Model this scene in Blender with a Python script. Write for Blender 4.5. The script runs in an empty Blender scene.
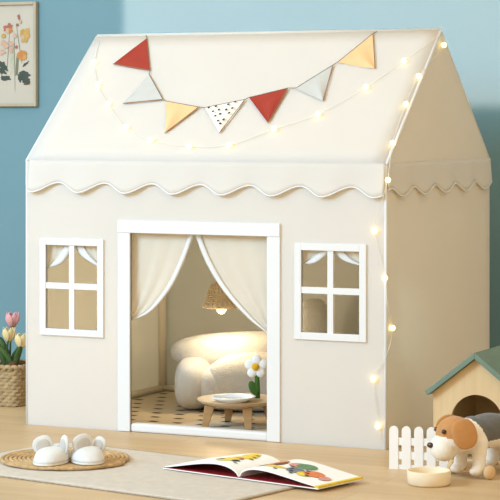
import bpy, bmesh, math, random
from mathutils import Vector, Matrix
random.seed(7)
PI = math.pi
sc = bpy.context.scene
col = sc.collection

# ------------------------------------------------------------------ sizes of the place (metres)
TW, TD, TH, TR = 1.22, 0.8957, 0.8312, 1.2369       # tent width, depth, eave height, ridge height
TH_ = 0.4487                                         # camera yaw
F, HZ, CH = 2200.0, 114.29, 0.9786                   # focal length (px at 500), horizon row, camera height
CX, CY = 0.61 + (-0.3957*math.cos(TH_) + 6.417*math.sin(TH_)), -0.3957*math.sin(TH_) - 6.417*math.cos(TH_)
camX = Vector((math.cos(TH_), math.sin(TH_), 0)); camY = Vector((-math.sin(TH_), math.cos(TH_), 0))
camP = Vector((CX, CY, CH))
WALL_Y = 1.16

def sight(px, py):
    return camX*((px-250)/F) + camY + Vector((0, 0, (HZ-py)/F))
def on_plane(px, py, p0, n):
    d = sight(px, py); n = Vector(n)
    return camP + d*((Vector(p0)-camP).dot(n)/d.dot(n))
def on_floor(px, py, z=0.0): return on_plane(px, py, (0, 0, z), (0, 0, 1))
def on_front(px, py, y=0.0): return on_plane(px, py, (0, y, 0), (0, 1, 0))
ROOF_N = Vector((0, -(TR-TH), TD/2)).normalized()
def on_roof(px, py, lift=0.0): return on_plane(px, py, Vector((0, 0, TH)) + ROOF_N*lift, ROOF_N)

# ------------------------------------------------------------------ materials
def mat(name, c, rough=0.7, var=0.06, vscale=8.0, bump=0.0, bscale=200.0, emit=None, trans=0.0, sheen=0.0, spec=0.3, tint=None):
    m = bpy.data.materials.new(name); m.use_nodes = True
    nt = m.node_tree; N = nt.nodes; L = nt.links
    b = N['Principled BSDF']; out = N['Material Output']
    b.inputs['Roughness'].default_value = rough
    b.inputs['Specular IOR Level'].default_value = spec
    if sheen: b.inputs['Sheen Weight'].default_value = sheen
    tc = N.new('ShaderNodeTexCoord')
    nz = N.new('ShaderNodeTexNoise'); nz.inputs['Scale'].default_value = vscale; nz.inputs['Detail'].default_value = 4
    L.new(tc.outputs['Object'], nz.inputs['Vector'])
    rp = N.new('ShaderNodeValToRGB')
    rp.color_ramp.elements[0].position = 0.3; rp.color_ramp.elements[1].position = 0.7
    rp.color_ramp.elements[0].color = [x*(1-var) for x in c] + [1]
    rp.color_ramp.elements[1].color = [min(1, x*(1+var)) for x in c] + [1]
    L.new(nz.outputs['Fac'], rp.inputs['Fac']); L.new(rp.outputs['Color'], b.inputs['Base Color'])
    if bump:
        n2 = N.new('ShaderNodeTexNoise'); n2.inputs['Scale'].default_value = bscale; n2.inputs['Detail'].default_value = 3
        L.new(tc.outputs['Object'], n2.inputs['Vector'])
        bp = N.new('ShaderNodeBump'); bp.inputs['Strength'].default_value = bump; bp.inputs['Distance'].default_value = 0.003
        L.new(n2.outputs['Fac'], bp.inputs['Height']); L.new(bp.outputs['Normal'], b.inputs['Normal'])
    if emit:
        b.inputs['Emission Color'].default_value = list(emit[0]) + [1]; b.inputs['Emission Strength'].default_value = emit[1]
    if trans:
        tr = N.new('ShaderNodeBsdfTranslucent')
        if tint: tr.inputs['Color'].default_value = list(tint)+[1]
        else: L.new(rp.outputs['Color'], tr.inputs['Color'])
        mx = N.new('ShaderNodeMixShader'); mx.inputs['Fac'].default_value = trans
        L.new(b.outputs[0], mx.inputs[1]); L.new(tr.outputs[0], mx.inputs[2]); L.new(mx.outputs[0], out.inputs['Surface'])
    return m

def s2l(r, g, b):
    f = lambda v: (v/255/12.92) if v/255 <= 0.04045 else ((v/255+0.055)/1.055)**2.4
    return (f(r), f(g), f(b))

def wood_mat(name, c1, c2, sx, sy, sz, rough=0.5, planks=None, axis='X'):
    m = bpy.data.materials.new(name); m.use_nodes = True
    nt = m.node_tree; N = nt.nodes; L = nt.links; b = N['Principled BSDF']
    b.inputs['Roughness'].default_value = rough; b.inputs['Specular IOR Level'].default_value = 0.3
    tc = N.new('ShaderNodeTexCoord'); mp = N.new('ShaderNodeMapping'); mp.inputs['Scale'].default_value = (sx, sy, sz)
    L.new(tc.outputs['Object'], mp.inputs['Vector'])
    nz = N.new('ShaderNodeTexNoise'); nz.inputs['Scale'].default_value = 1; nz.inputs['Detail'].default_value = 6; nz.inputs['Distortion'].default_value = 0.6
    L.new(mp.outputs[0], nz.inputs['Vector'])
    rp = N.new('ShaderNodeValToRGB'); rp.color_ramp.elements[0].position = 0.3; rp.color_ramp.elements[1].position = 0.7
    rp.color_ramp.elements[0].color = list(c1)+[1]; rp.color_ramp.elements[1].color = list(c2)+[1]
    L.new(nz.outputs['Fac'], rp.inputs['Fac'])
    cur = rp.outputs['Color']
    if planks:
        br = N.new('ShaderNodeTexBrick'); br.offset = 0.37
        br.inputs['Color1'].default_value = (1, 1, 1, 1); br.inputs['Color2'].default_value = (0.9, 0.885, 0.86, 1); br.inputs['Mortar'].default_value = (0.72, 0.66, 0.58, 1)
        br.inputs['Scale'].default_value = 1; br.inputs['Mortar Size'].default_value = 0.0012
        br.inputs['Brick Width'].default_value = planks[0]; br.inputs['Row Height'].default_value = planks[1]
        L.new(tc.outputs['Object'], br.inputs['Vector'])
        mx = N.new('ShaderNodeMix'); mx.data_type = 'RGBA'; mx.blend_type = 'MULTIPLY'; mx.inputs['Factor'].default_value = 1
        L.new(cur, mx.inputs['A']); L.new(br.outputs['Color'], mx.inputs['B']); cur = mx.outputs['Result']
    L.new(cur, b.inputs['Base Color'])
    return m

M = {}
M['wall'] = mat('wall_paint', (0.155, 0.285, 0.335), 0.85, 0.02, 3, 0.05, 300)
M['floor'] = wood_mat('floor_wood', (0.545, 0.38, 0.205), (0.645, 0.465, 0.265), 1.2, 14, 1, 0.42, (1.3, 0.14))
M['canvas'] = mat('tent_canvas', (0.85, 0.875, 0.895), 0.85, 0.012, 4, 0.05, 500, trans=0.46, tint=(0.99, 0.87, 0.67))
M['trim'] = mat('white_trim_cloth', (0.745, 0.745, 0.74), 0.8, 0.01, 6, 0.05, 500)
M['sheer'] = mat('sheer_curtain_cloth', (0.86, 0.81, 0.71), 0.8, 0.02, 10, 0.1, 300, trans=0.4)
M['pole'] = mat('pole_cloth', (0.84, 0.76, 0.62), 0.8, 0.03, 10)
M['lampglow'] = mat('warm_bulb', (1, 0.86, 0.5), 0.4, 0, 8, emit=((1, 0.74, 0.26), 3.6))
M['wirew'] = mat('pale_wire', (0.82, 0.79, 0.70), 0.5, 0)
M['cord'] = mat('dark_twine', (0.16, 0.11, 0.08), 0.9, 0.1, 50)
M['red'] = mat('red_felt', s2l(160, 58, 44), 0.9, 0.05, 30, 0.2, 400)
M['grey'] = mat('grey_felt', s2l(194, 194, 189), 0.9, 0.03, 30, 0.2, 400)
M['peach'] = mat('peach_felt', s2l(232, 192, 142), 0.9, 0.03, 30, 0.2, 400)
M['dotw'] = mat('cream_cotton', s2l(240, 235, 222), 0.9, 0.02, 30, 0.2, 400)
M['black'] = mat('black_print', (0.02, 0.018, 0.018), 0.6, 0.02)
M['seam'] = mat('brown_stitching', s2l(150, 110, 80), 0.8, 0.02)
M['boucle'] = mat('cream_boucle', (0.60, 0.575, 0.53), 0.95, 0.04, 60, 0.8, 260, sheen=0.3)
M['matc'] = mat('quilted_mat_cloth', (0.58, 0.49, 0.37), 0.95, 0.05, 12, 0.3, 120)
M['matd'] = mat('mat_dark_print', (0.055, 0.045, 0.035), 0.95, 0.1, 40)
M['wood'] = wood_mat('light_beech', (0.60, 0.40, 0.20), (0.72, 0.50, 0.27), 8, 8, 60, 0.5)
M['legwood'] = wood_mat('brown_beech', (0.40, 0.235, 0.10), (0.48, 0.295, 0.135), 8, 8, 60, 0.5)
M['topwood'] = wood_mat('pale_birch', (0.62, 0.47, 0.29), (0.70, 0.54, 0.35), 40, 8, 60, 0.5)
M['houseply'] = wood_mat('pale_plywood', (0.66, 0.47, 0.25), (0.74, 0.55, 0.31), 30, 30, 4, 0.55)
M['houseroof'] = wood_mat('sage_green_paint', s2l(108, 129, 115), s2l(118, 138, 124), 40, 6, 6, 0.6)
M['white'] = mat('white_paint', (0.88, 0.87, 0.84), 0.5, 0.02)
M['ceram'] = mat('white_glaze', (0.86, 0.87, 0.87), 0.15, 0.0, spec=0.5)
M['glassy'] = mat('grey_glaze', (0.55, 0.58, 0.58), 0.1, 0.02, spec=0.6)
M['green'] = mat('green_felt', s2l(62, 98, 38), 0.9, 0.1, 30, 0.3, 300)
M['yellow'] = mat('yellow_felt', s2l(226, 176, 40), 0.9, 0.06, 30, 0.4, 300)
M['wfelt'] = mat('white_felt', (0.90, 0.89, 0.87), 0.95, 0.02, 30, 0.4, 300)
M['rattan'] = mat('rattan_cane', (0.82, 0.66, 0.44), 0.7, 0.15, 60)
M['bulbw'] = mat('frosted_glass', (0.9, 0.88, 0.82), 0.3, 0, emit=((1, 0.8, 0.5), 0.6))
M['rug'] = mat('beige_rug_pile', (0.60, 0.54, 0.46), 0.97, 0.06, 40, 0.8, 350)
M['rugedge'] = mat('rug_binding', (0.42, 0.35, 0.27), 0.95, 0.15, 90)
M['jute'] = mat('jute_rope', (0.50, 0.33, 0.16), 0.95, 0.25, 70, 0.6, 300)
M['plush'] = mat('white_plush', (0.66, 0.65, 0.625), 0.97, 0.03, 60, 0.5, 300, sheen=0.3)
M['earg'] = mat('grey_plush', (0.52, 0.49, 0.44), 0.97, 0.05, 60, 0.4, 300)
M['sole'] = mat('pale_sole', (0.78, 0.74, 0.68), 0.9, 0.03, 40)
M['paper'] = mat('page_paper', (0.84, 0.83, 0.80), 0.6, 0.01)
M['bred'] = mat('red_cover', s2l(140, 22, 28), 0.5, 0.03)
M['bpink'] = mat('print_pink', s2l(205, 140, 130), 0.6, 0.1, 60)
M['bgreen'] = mat('print_green', s2l(95, 135, 95), 0.6, 0.15, 60)
M['bgrey'] = mat('print_slate', s2l(110, 118, 125), 0.6, 0.15, 60)
M['borange'] = mat('print_orange', s2l(214, 122, 72), 0.6, 0.15, 60)
M['byellow'] = mat('print_yellow', s2l(224, 194, 60), 0.6, 0.1, 60)
M['bbrown'] = mat('print_brown', s2l(110, 62, 40), 0.6, 0.1, 60)
M['tan'] = mat('tan_plush', s2l(186, 134, 80), 0.97, 0.05, 60, 0.4, 260, sheen=0.2)
M['slate'] = mat('slate_plush', s2l(100, 98, 94), 0.97, 0.08, 60, 0.4, 260, sheen=0.2)
M['dogw'] = mat('cream_plush', (0.82, 0.76, 0.66), 0.97, 0.03, 60, 0.4, 260, sheen=0.2)
M['eye'] = mat('dark_bead', (0.05, 0.02, 0.015), 0.15, 0, spec=0.6)
M['bowl'] = mat('cream_bowl_wood', (0.78, 0.66, 0.47), 0.5, 0.04, 30)
M['basket'] = mat('woven_seagrass', (0.40, 0.28, 0.145), 0.9, 0.3, 60, 0.5, 200)
M['tpink'] = mat('pink_petal', s2l(230, 174, 175), 0.6, 0.12, 30, trans=0.15)
M['tcream'] = mat('cream_petal', s2l(238, 218, 165), 0.6, 0.06, 30, trans=0.15)
M['leaf'] = mat('tulip_leaf', s2l(70, 96, 48), 0.6, 0.15, 20, trans=0.1)
M['drybr'] = mat('brown_moss', s2l(92, 62, 40), 0.95, 0.3, 90, 0.8, 200)
M['oak'] = wood_mat('pale_oak_frame', (0.38, 0.32, 0.225), (0.46, 0.40, 0.29), 10, 10, 4, 0.5)
M['print'] = mat('aged_print_paper', (0.50, 0.46, 0.385), 0.7, 0.03, 6)
M['pdark'] = mat('print_dark_leaf', s2l(64, 74, 66), 0.7, 0.15, 20)
M['prose'] = mat('print_rose', s2l(158, 96, 84), 0.7, 0.15, 40)
M['pgold'] = mat('print_gold', s2l(182, 148, 84), 0.7, 0.15, 40)
M['poran'] = mat('print_amber', s2l(186, 126, 66), 0.7, 0.15, 40)
M['pstem'] = mat('print_stem', s2l(112, 116, 94), 0.7, 0.1, 40)
M['pvase'] = mat('print_pale_stem', s2l(176, 176, 156), 0.7, 0.08, 40)
M['ppale'] = mat('print_blush', s2l(190, 158, 138), 0.7, 0.1, 40)

# ------------------------------------------------------------------ helpers
def link(o, parent=None):
    col.objects.link(o)
    if parent is not None: o.parent = parent
    return o
def obj(name, bm, ms, parent=None, smooth=False, solid=0.0, bevel=0.0, sub=0, offset=0):
    me = bpy.data.meshes.new(name)
    bmesh.ops.recalc_face_normals(bm, faces=bm.faces)
    bm.to_mesh(me); bm.free()
    if not isinstance(ms, (list, tuple)): ms = [ms]
    for m in ms: me.materials.append(m if not isinstance(m, str) else M[m])
    if smooth:
        for p in me.polygons: p.use_smooth = True
    o = bpy.data.objects.new(name, me)
    link(o, parent)
    if solid:
        s = o.modifiers.new('solid', 'SOLIDIFY'); s.thickness = solid; s.offset = offset
    if bevel:
        b = o.modifiers.new('bevel', 'BEVEL'); b.width = bevel; b.segments = 2; b.limit_method = 'ANGLE'; b.angle_limit = 0.6
    if sub:
        s = o.modifiers.new('sub', 'SUBSURF'); s.levels = sub; s.render_levels = sub
    return o
def tag(o, label, cat, group=None, kind=None):
    if label: o['label'] = label
    if cat: o['category'] = cat
    if group: o['group'] = group
    if kind: o['kind'] = kind
    return o
def thing(name, label, cat, loc=(0, 0, 0), rz=0, group=None):
    o = bpy.data.objects.new(name, None); link(o)
    o.empty_display_size = 0.05
    o.location = loc; o.rotation_euler = (0, 0, rz)
    return tag(o, label, cat, group)
def shift(bm, root):
    w = Matrix.Translation(root.location) @ root.rotation_euler.to_matrix().to_4x4()
    bm.transform(w.inverted()); return bm
def NB(): return bmesh.new()
def box(bm, a, b, mi=0):
    vs = [bm.verts.new((x, y, z)) for x in (a[0], b[0]) for y in (a[1], b[1]) for z in (a[2], b[2])]
    for f in ((0, 1, 3, 2), (4, 6, 7, 5), (0, 4, 5, 1), (2, 3, 7, 6), (0, 2, 6, 4), (1, 5, 7, 3)):
        bm.faces.new([vs[i] for i in f]).material_index = mi
    return vs
def tube(bm, pts, r, n=8, mi=0, close=False):
    pts = [Vector(p) for p in pts]; rings = []
    rr = r if isinstance(r, (list, tuple)) else [r]*len(pts)
    up = Vector((0.13, 0.31, 0.94)).normalized()
    for i, p in enumerate(pts):
        if close: t = pts[(i+1) % len(pts)] - pts[i-1]
        else: t = pts[min(i+1, len(pts)-1)] - pts[max(i-1, 0)]
        t.normalize()
        a = t.cross(up)
        if a.length < 1e-3: a = t.cross(Vector((1, 0, 0)))
        a.normalize(); b = t.cross(a)
        rings.append([bm.verts.new(p + (a*math.cos(2*PI*k/n) + b*math.sin(2*PI*k/n))*rr[i]) for k in range(n)])
    m = len(rings)
    for i in range(m if close else m-1):
        A, B = rings[i], rings[(i+1) % m]
        for k in range(n): bm.faces.new((A[k], A[(k+1) % n], B[(k+1) % n], B[k])).material_index = mi
    if not close:
        bm.faces.new(rings[0][::-1]).material_index = mi; bm.faces.new(rings[-1]).material_index = mi
def ball(bm, c, r, n=16, mi=0, rot=None):
    r = (r, r, r) if not isinstance(r, (tuple, list)) else r
    mtx = Matrix.Translation(c) @ (rot.to_4x4() if rot else Matrix.Identity(4)) @ Matrix.Diagonal((*r, 1))
    res = bmesh.ops.create_uvsphere(bm, u_segments=n, v_segments=max(6, n*2//3), radius=1, matrix=mtx)
    fs = set(f for v in res['verts'] for f in v.link_faces)
    for f in fs: f.material_index = mi
def lathe(bm, prof, n=40, c=(0, 0, 0), mi=0, sx=1, sy=1):
    rings = []
    for (r, z) in prof:
        if r < 1e-6: rings.append([bm.verts.new((c[0], c[1], c[2]+z))])
        else: rings.append([bm.verts.new((c[0]+sx*r*math.cos(2*PI*k/n), c[1]+sy*r*math.sin(2*PI*k/n), c[2]+z)) for k in range(n)])
    for A, B in zip(rings, rings[1:]):
        for k in range(n):
            q = [A[k % len(A)], A[(k+1) % len(A)], B[(k+1) % len(B)], B[k % len(B)]]
            u = []
            for v in q:
                if v not in u: u.append(v)
            if len(u) > 2: bm.faces.new(u).material_index = mi
def sheet(bm, fn, nu, nv, mi=0):
    g = [[bm.verts.new(fn(i/nu, j/nv)) for j in range(nv+1)] for i in range(nu+1)]
    for i in range(nu):
        for j in range(nv): bm.faces.new((g[i][j], g[i+1][j], g[i+1][j+1], g[i][j+1])).material_index = mi
def superell(bm, c, r, e=0.55, nu=36, nv=22, rot=None, mi=0, bend=None):
    f = lambda w, m: math.copysign(abs(w)**m, w)
    mtx = Matrix.Translation(c) @ (rot.to_4x4() if rot else Matrix.Identity(4))
    rings = []
    for j in range(nv+1):
        v = -PI/2 + PI*j/nv
        row = []
        for i in range(nu if 0 < j < nv else 1):
            u = 2*PI*i/nu
            p = Vector((r[0]*f(math.cos(v), e)*f(math.cos(u), e), r[1]*f(math.cos(v), e)*f(math.sin(u), e), r[2]*f(math.sin(v), e)))
            if bend: p = bend(p)
            row.append(bm.verts.new(mtx @ p))
        rings.append(row)
    for A, B in zip(rings, rings[1:]):
        for k in range(nu):
            q = []
            for v in (A[k % len(A)], A[(k+1) % len(A)], B[(k+1) % len(B)], B[k % len(B)]):
                if v not in q: q.append(v)
            if len(q) > 2: bm.faces.new(q).material_index = mi
def remeshed(bm, voxel, smooth_it):
    """merge overlapping closed shapes into one continuous skin"""
    me = bpy.data.meshes.new('tmp'); bm.to_mesh(me); bm.free()
    o = bpy.data.objects.new('tmp', me); col.objects.link(o)
    r = o.modifiers.new('r', 'REMESH'); r.mode = 'VOXEL'; r.voxel_size = voxel
    s = o.modifiers.new('s', 'SMOOTH'); s.iterations = smooth_it; s.factor = 0.5
    dg = bpy.context.evaluated_depsgraph_get(); dg.update()
    nm = bpy.data.meshes.new_from_object(o.evaluated_get(dg))
    bpy.data.objects.remove(o); bpy.data.meshes.remove(me)
    out = bmesh.new(); out.from_mesh(nm); bpy.data.meshes.remove(nm)
    return out
def spline(pts, n=8):
    pts = [Vector(p) for p in pts]; out = []
    for i in range(len(pts)-1):
        p0, p1, p2, p3 = pts[max(i-1, 0)], pts[i], pts[i+1], pts[min(i+2, len(pts)-1)]
        for k in range(n):
            t = k/n
            out.append(0.5*((2*p1) + (p2-p0)*t + (2*p0-5*p1+4*p2-p3)*t*t + (3*p1-p0-3*p2+p3)*t**3))
    out.append(pts[-1]); return out
def curve_at(pts, t):
    x = max(0, min(1, t))*(len(pts)-1); i = min(int(x), len(pts)-2); return pts[i].lerp(pts[i+1], x-i)

# ------------------------------------------------------------------ setting
bm = NB(); box(bm, (-4.5, -7.5, -0.08), (4.5, WALL_Y+0.0, 0)); tag(obj('floor', bm, 'floor'), None, None, kind='structure')
bm = NB(); box(bm, (-4.5, WALL_Y, -0.08), (4.5, WALL_Y+0.1, 2.8)); tag(obj('wall_back', bm, 'wall'), None, None, kind='structure')

# ------------------------------------------------------------------ tent
tent = thing('play_tent', 'large cream house-shaped play tent with scalloped eaves, door and two windows', 'play tent')
XL, XR = -TW/2, TW/2
def fx(px, py): return on_front(px, py).x
def fz(px, py): return on_front(px, py).z
dx0, dx1 = fx(131, 330), fx(268, 330)            # door opening
dz1 = (fz(131, 233)+fz(268, 236))/2
ox0, ox1 = fx(119, 330), fx(281, 330)            # outside of door trim
oz1 = (fz(119, 220.5)+fz(281, 223))/2
wins = []
for (a, b, c, d) in ((41, 238.5, 104.5, 336), (295.5, 243.5, 367, 340.5)):
    mx = (a+c)/2
    wins.append((fx(a, 290), fx(c, 290), fz(mx, d), fz(mx, b)))
FR = 0.0215
holes = [(dx0, dx1, 0.0, dz1)] + [(w[0]+FR, w[1]-FR, w[2]+FR, w[3]-FR) for w in wins]
def holed(bm, x0, x1, z0, z1, hs, y):
    xs = sorted({x0, x1, *[h[0] for h in hs], *[h[1] for h in hs]}); zs = sorted({z0, z1, *[h[2] for h in hs], *[h[3] for h in hs]})
    xs = [v for a, b in zip(xs, xs[1:]) for v in [a+(b-a)*k/3 for k in range(3)]]+[xs[-1]]
    vd = {}
    def V(x, z):
        if (x, z) not in vd: vd[(x, z)] = bm.verts.new((x, y, z))
        return vd[(x, z)]
    for xa, xb in zip(xs, xs[1:]):
        for za, zb in zip(zs, zs[1:]):
            cx, cz = (xa+xb)/2, (za+zb)/2
            if any(h[0] < cx < h[1] and h[2] < cz < h[3] for h in hs): continue
            bm.faces.new((V(xa, za), V(xb, za), V(xb, zb), V(xa, zb)))
bm = NB(); holed(bm, XL, XR, 0.0, TH, holes, 0.0)
obj('front_wall', bm, 'canvas', tent, solid=0.005, offset=0)
bm = NB(); sheet(bm, lambda u, v: Vector((XL+TW*u, TD, TH*v)), 6, 6)
obj('rear_wall', bm, 'canvas', tent, solid=0.005)
for X in (XL, XR):
    bm = NB(); n = 12
    lo = [bm.verts.new((X, TD*k/n, 0)) for k in range(n+1)]
    hi = [bm.verts.new((X, TD*k/n, TH + (TR-TH)*(1-abs(2*k/n-1)))) for k in range(n+1)]
    for k in range(n): bm.faces.new((lo[k], lo[k+1], hi[k+1], hi[k]))
    obj('side_wall', bm, 'canvas', tent, solid=0.005)
def sag(u, v): return -0.006*math.sin(PI*u)*math.sin(PI*v)
for s in (0, 1):
    bm = NB()
    def rf(u, v, s=s):
        y = TD/2*v if s == 0 else TD - TD/2*v
        return Vector((XL-0.003+(TW+0.006)*u, y, TH+(TR-TH)*v+0.002)) + Vector((0, 0, sag(u, v)))
    sheet(bm, rf, 20, 10); obj('roof_panel', bm, 'canvas', tent, smooth=True, solid=0.005)
bm = NB()                                                    # seam along ridge, gable and corners
tube(bm, [(XL, TD/2, TR+0.003), (XR, TD/2, TR+0.003)], 0.006)
obj('ridge_seam', bm, 'canvas', tent, smooth=True)
for a, b in (((XR+0.002, 0, TH), (XR+0.002, TD/2, TR)), ((XL-0.002, 0, TH), (XL-0.002, TD/2, TR))):
    bm = NB(); tube(bm, [a, b], 0.005); obj('gable_seam', bm, 'trim', tent, smooth=True)
for X in (XL, XR):
    bm = NB(); tube(bm, [(X, 0, 0), (X, 0, TH)], 0.0045); obj('corner_seam', bm, 'trim', tent, smooth=True)
# scalloped valances
def scallop(s):        # s in periods: slow rise then fall
    s = s % 1.0; k = 0.58
    t = s/k*0.5 if s < k else 0.5+(s-k)/(1-k)*0.5
    return 0.5-0.5*math.cos(2*PI*t)
def valance(name, P, out, length, periods, flare, amp, drop0, phase=0.0):
    bm = NB(); n = int(periods*24)
    def pt(u, v):
        z = TH - (drop0 - amp*scallop(u*periods+phase))*v
        w = 0.5+0.5*math.cos(2*PI*(u*periods+phase)-0.6)
        return P(u*length) + Vector(out)*(0.004+flare*v*(0.45+0.55*w)) + Vector((0, 0, z+0.004*(1-v)))
    sheet(bm, pt, n, 6)
    o = obj(name, bm, 'canvas', tent, smooth=True, solid=0.003)
    bm = NB(); tube(bm, [pt(k/n, 1.0) for k in range(n+1)], 0.0026, 6)
    obj('scallop_piping', bm, 'trim', o, smooth=True)
valance('front_valance', lambda d: Vector((XL+0.012+d, 0, 0)), (0, -1, 0), TW-0.012, 7.28, 0.016, 0.030, 0.096, -0.09)
valance('side_valance', lambda d: Vector((XR, d, 0)), (1, 0, 0), TD, 5.0, 0.012, 0.024, 0.094, 0.45)
valance('side_valance', lambda d: Vector((XL, d, 0)), (-1, 0, 0), TD, 5.0, 0.001, 0.024, 0.094, 0.45)
# door trim
def strip(name, a, b, parent, m='trim', bev=0.0015):
    bm = NB(); box(bm, a, b); return obj(name, bm, m, parent, bevel=bev)
yf, yb = -0.009, 0.004
strip('door_jamb', (ox0, yf, 0.001), (dx0, yb, dz1), tent)
strip('door_jamb', (dx1, yf, 0.001), (ox1, yb, dz1), tent)
strip('door_lintel', (ox0, yf-0.002, dz1), (ox1, yb, oz1), tent)
strip('door_threshold', (dx0, -0.004, 0.0), (dx1, 0.03, 0.026), tent, bev=0.006)
# window frames
for (a, b, c, d) in wins:
    bm = NB(); 
    box(bm, (a, yf, c), (a+FR, yb, d)); box(bm, (b-FR, yf, c), (b, yb, d))
    box(bm, (a+FR, yf, c), (b-FR, yb, c+FR)); box(bm, (a+FR, yf, d-FR), (b-FR, yb, d))
    fr = obj('window_frame', bm, 'trim', tent, bevel=0.001)
    mx, mz = (a+b)/2, (c+d)/2 + 0.0035
    bm = NB(); box(bm, (mx-0.0092, -0.006, c+FR), (mx+0.0092, 0.003, d-FR))
    obj('window_mullion', bm, 'trim', fr)
    bm = NB(); box(bm, (a+FR, -0.0065, mz-0.0095), (b-FR, 0.0025, mz+0.0095))
    obj('window_crossbar', bm, 'trim', fr)
# curtains: a swept-back sheet between a fixed side and a free inner edge
def curtain(name, side_x, top_z, inner, side_bot, y0, folds, amp, hem_r, wid):
    """inner: list of (x,z) from the top middle down to the tie at the side"""
    P = spline([Vector((x, y0, z)) for x, z in inner], 10)
    top_x = inner[0][0]
    def pt(u, v):
        e = curve_at(P, v)
        s = Vector((side_x, y0, top_z + (side_bot-top_z)*v))
        q = s.lerp(e, u)
        if v < 1e-6: q.z = top_z
        fan = amp*(0.25+0.75*v)*math.sin(2*PI*folds*u**1.3+1.0)*(u*(1.2-u)*2.2)
        q.y = y0 + fan
        return q
    bm = NB(); sheet(bm, pt, 40, 28)
    o = obj(name, bm, 'sheer', tent, smooth=True, solid=0.0015)
    bm = NB()
    def hem(u, v):
        q = pt(1-wid*u*(0.5+0.5*v), v); q.y += -0.0035-0.004*math.sin(PI*u); return q
    sheet(bm, hem, 4, 28); obj('curtain_hem', bm, 'trim', o, smooth=True, solid=0.002)
    return o
def Fp(px, py, y=0.02): p = on_front(px, py, y); return (p.x, p.z)
YC = 0.022
curtain('door_curtain', dx0-0.03, dz1+0.006, [(Fp(195, 230, YC)[0], dz1+0.006), Fp(186, 258, YC), Fp(172, 287, YC), Fp(152, 311, YC), Fp(133, 320, YC)], Fp(131, 321, YC)[1], YC, 3.4, 0.0035, 0.004, 0.13)
curtain('door_curtain', dx1+0.012, dz1+0.006, [(Fp(195, 230, YC)[0], dz1+0.006), Fp(207, 263, YC), Fp(225, 292, YC), Fp(249, 318, YC), Fp(268, 333, YC)], Fp(270, 333, YC)[1], YC, 3.4, 0.0035, 0.004, 0.13)
for (a, b, c, d), pl in ((wins[0], [(74, 244, 64, 262, 48, 268), (74, 245, 82, 256, 100, 268)]), (wins[1], [(331, 250, 318, 262, 302, 264), (333, 250, 343, 260, 361, 266)])):
    for k, q in enumerate(pl):
        sx = (a+FR-0.004) if k == 0 else (b-FR+0.004)
        pts = [((a+b)/2, d-FR+0.004), Fp(q[2], q[3], 0.016), Fp(q[4], q[5], 0.016)]
        pts[-1] = (sx, pts[-1][1])
        curtain('window_curtain', sx, d-FR+0.004, pts, pts[-1][1], 0.016, 3, 0.004, 0.004, 0.60)
# padded frame poles inside
for X in (XL+0.018, XR-0.018):
    bm = NB(); tube(bm, [(X, 0.045, 0.016), (X, TD-0.02, 0.016)], 0.014, 12); obj('frame_pole', bm, 'pole', tent, smooth=True)
    bm = NB(); tube(bm, [(X, TD-0.02, 0.016), (X, TD-0.02, TH-0.02)], 0.014, 12); obj('frame_pole', bm, 'pole', tent, smooth=True)
bm = NB(); tube(bm, [(XL+0.018, TD-0.02, 0.016), (XR-0.018, TD-0.02, 0.016)], 0.014, 12); obj('frame_pole', bm, 'pole', tent, smooth=True)

# ------------------------------------------------------------------ mat inside tent
bm = NB(); box(bm, (XL+0.035, 0.05, 0.001), (XR-0.035, TD-0.04, 0.009))
cw, rh = 0.084, 0.088
r = 0; y = 0.075
while y < TD-0.06:
    x = XL+0.05 + (0.5*cw if r % 2 else 0)
    while x < XR-0.1:
        vs = [bm.verts.new((x+du, y+dv, 0.0096)) for du, dv in ((0, 0.0), (0.029, 0.0), (0.033, 0.021), (0.004, 0.021))]
        bm.faces.new(vs).material_index = 1
        x += cw
    y += rh; r += 1
tag(obj('floor_mat', bm, ['matc', 'matd']), 'tan floor mat with staggered black dashes inside the play tent', 'mat')

# ------------------------------------------------------------------ plush armchair
p = on_floor(250, 413.5)
chair = thing('plush_armchair', 'puffy cream children\'s armchair inside the tent behind the small wooden table', 'armchair', (p.x, p.y, 0.0096), TH_-0.10)
chair.scale = (0.99, 0.97, 1.03)
def part_se(name, c, r, e, m, parent, rot=None, bend=None):
    bm = NB(); superell(bm, c, r, e, rot=rot, bend=bend); return obj(name, bm, m, parent, smooth=True)
Rx = lambda a: Matrix.Rotation(a, 3, 'X'); Ry = lambda a: Matrix.Rotation(a, 3, 'Y'); Rz = lambda a: Matrix.Rotation(a, 3, 'Z')
part_se('seat', (0.01, 0.03, 0.075), (0.20, 0.13, 0.074), 0.6, 'boucle', chair)
part_se('backrest', (-0.045, 0.10, 0.185), (0.232, 0.075, 0.055), 0.75, 'boucle', chair, rot=Ry(-0.05))
part_se('armrest', (-0.19, 0.05, 0.082), (0.062, 0.135, 0.082), 0.7, 'boucle', chair)
part_se('armrest', (0.205, 0.09, 0.175), (0.066, 0.10, 0.175), 0.7, 'boucle', chair)
part_se('seat_cushion', (0.030, -0.022, 0.097), (0.172, 0.095, 0.090), 0.8, 'boucle', chair)

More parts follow.
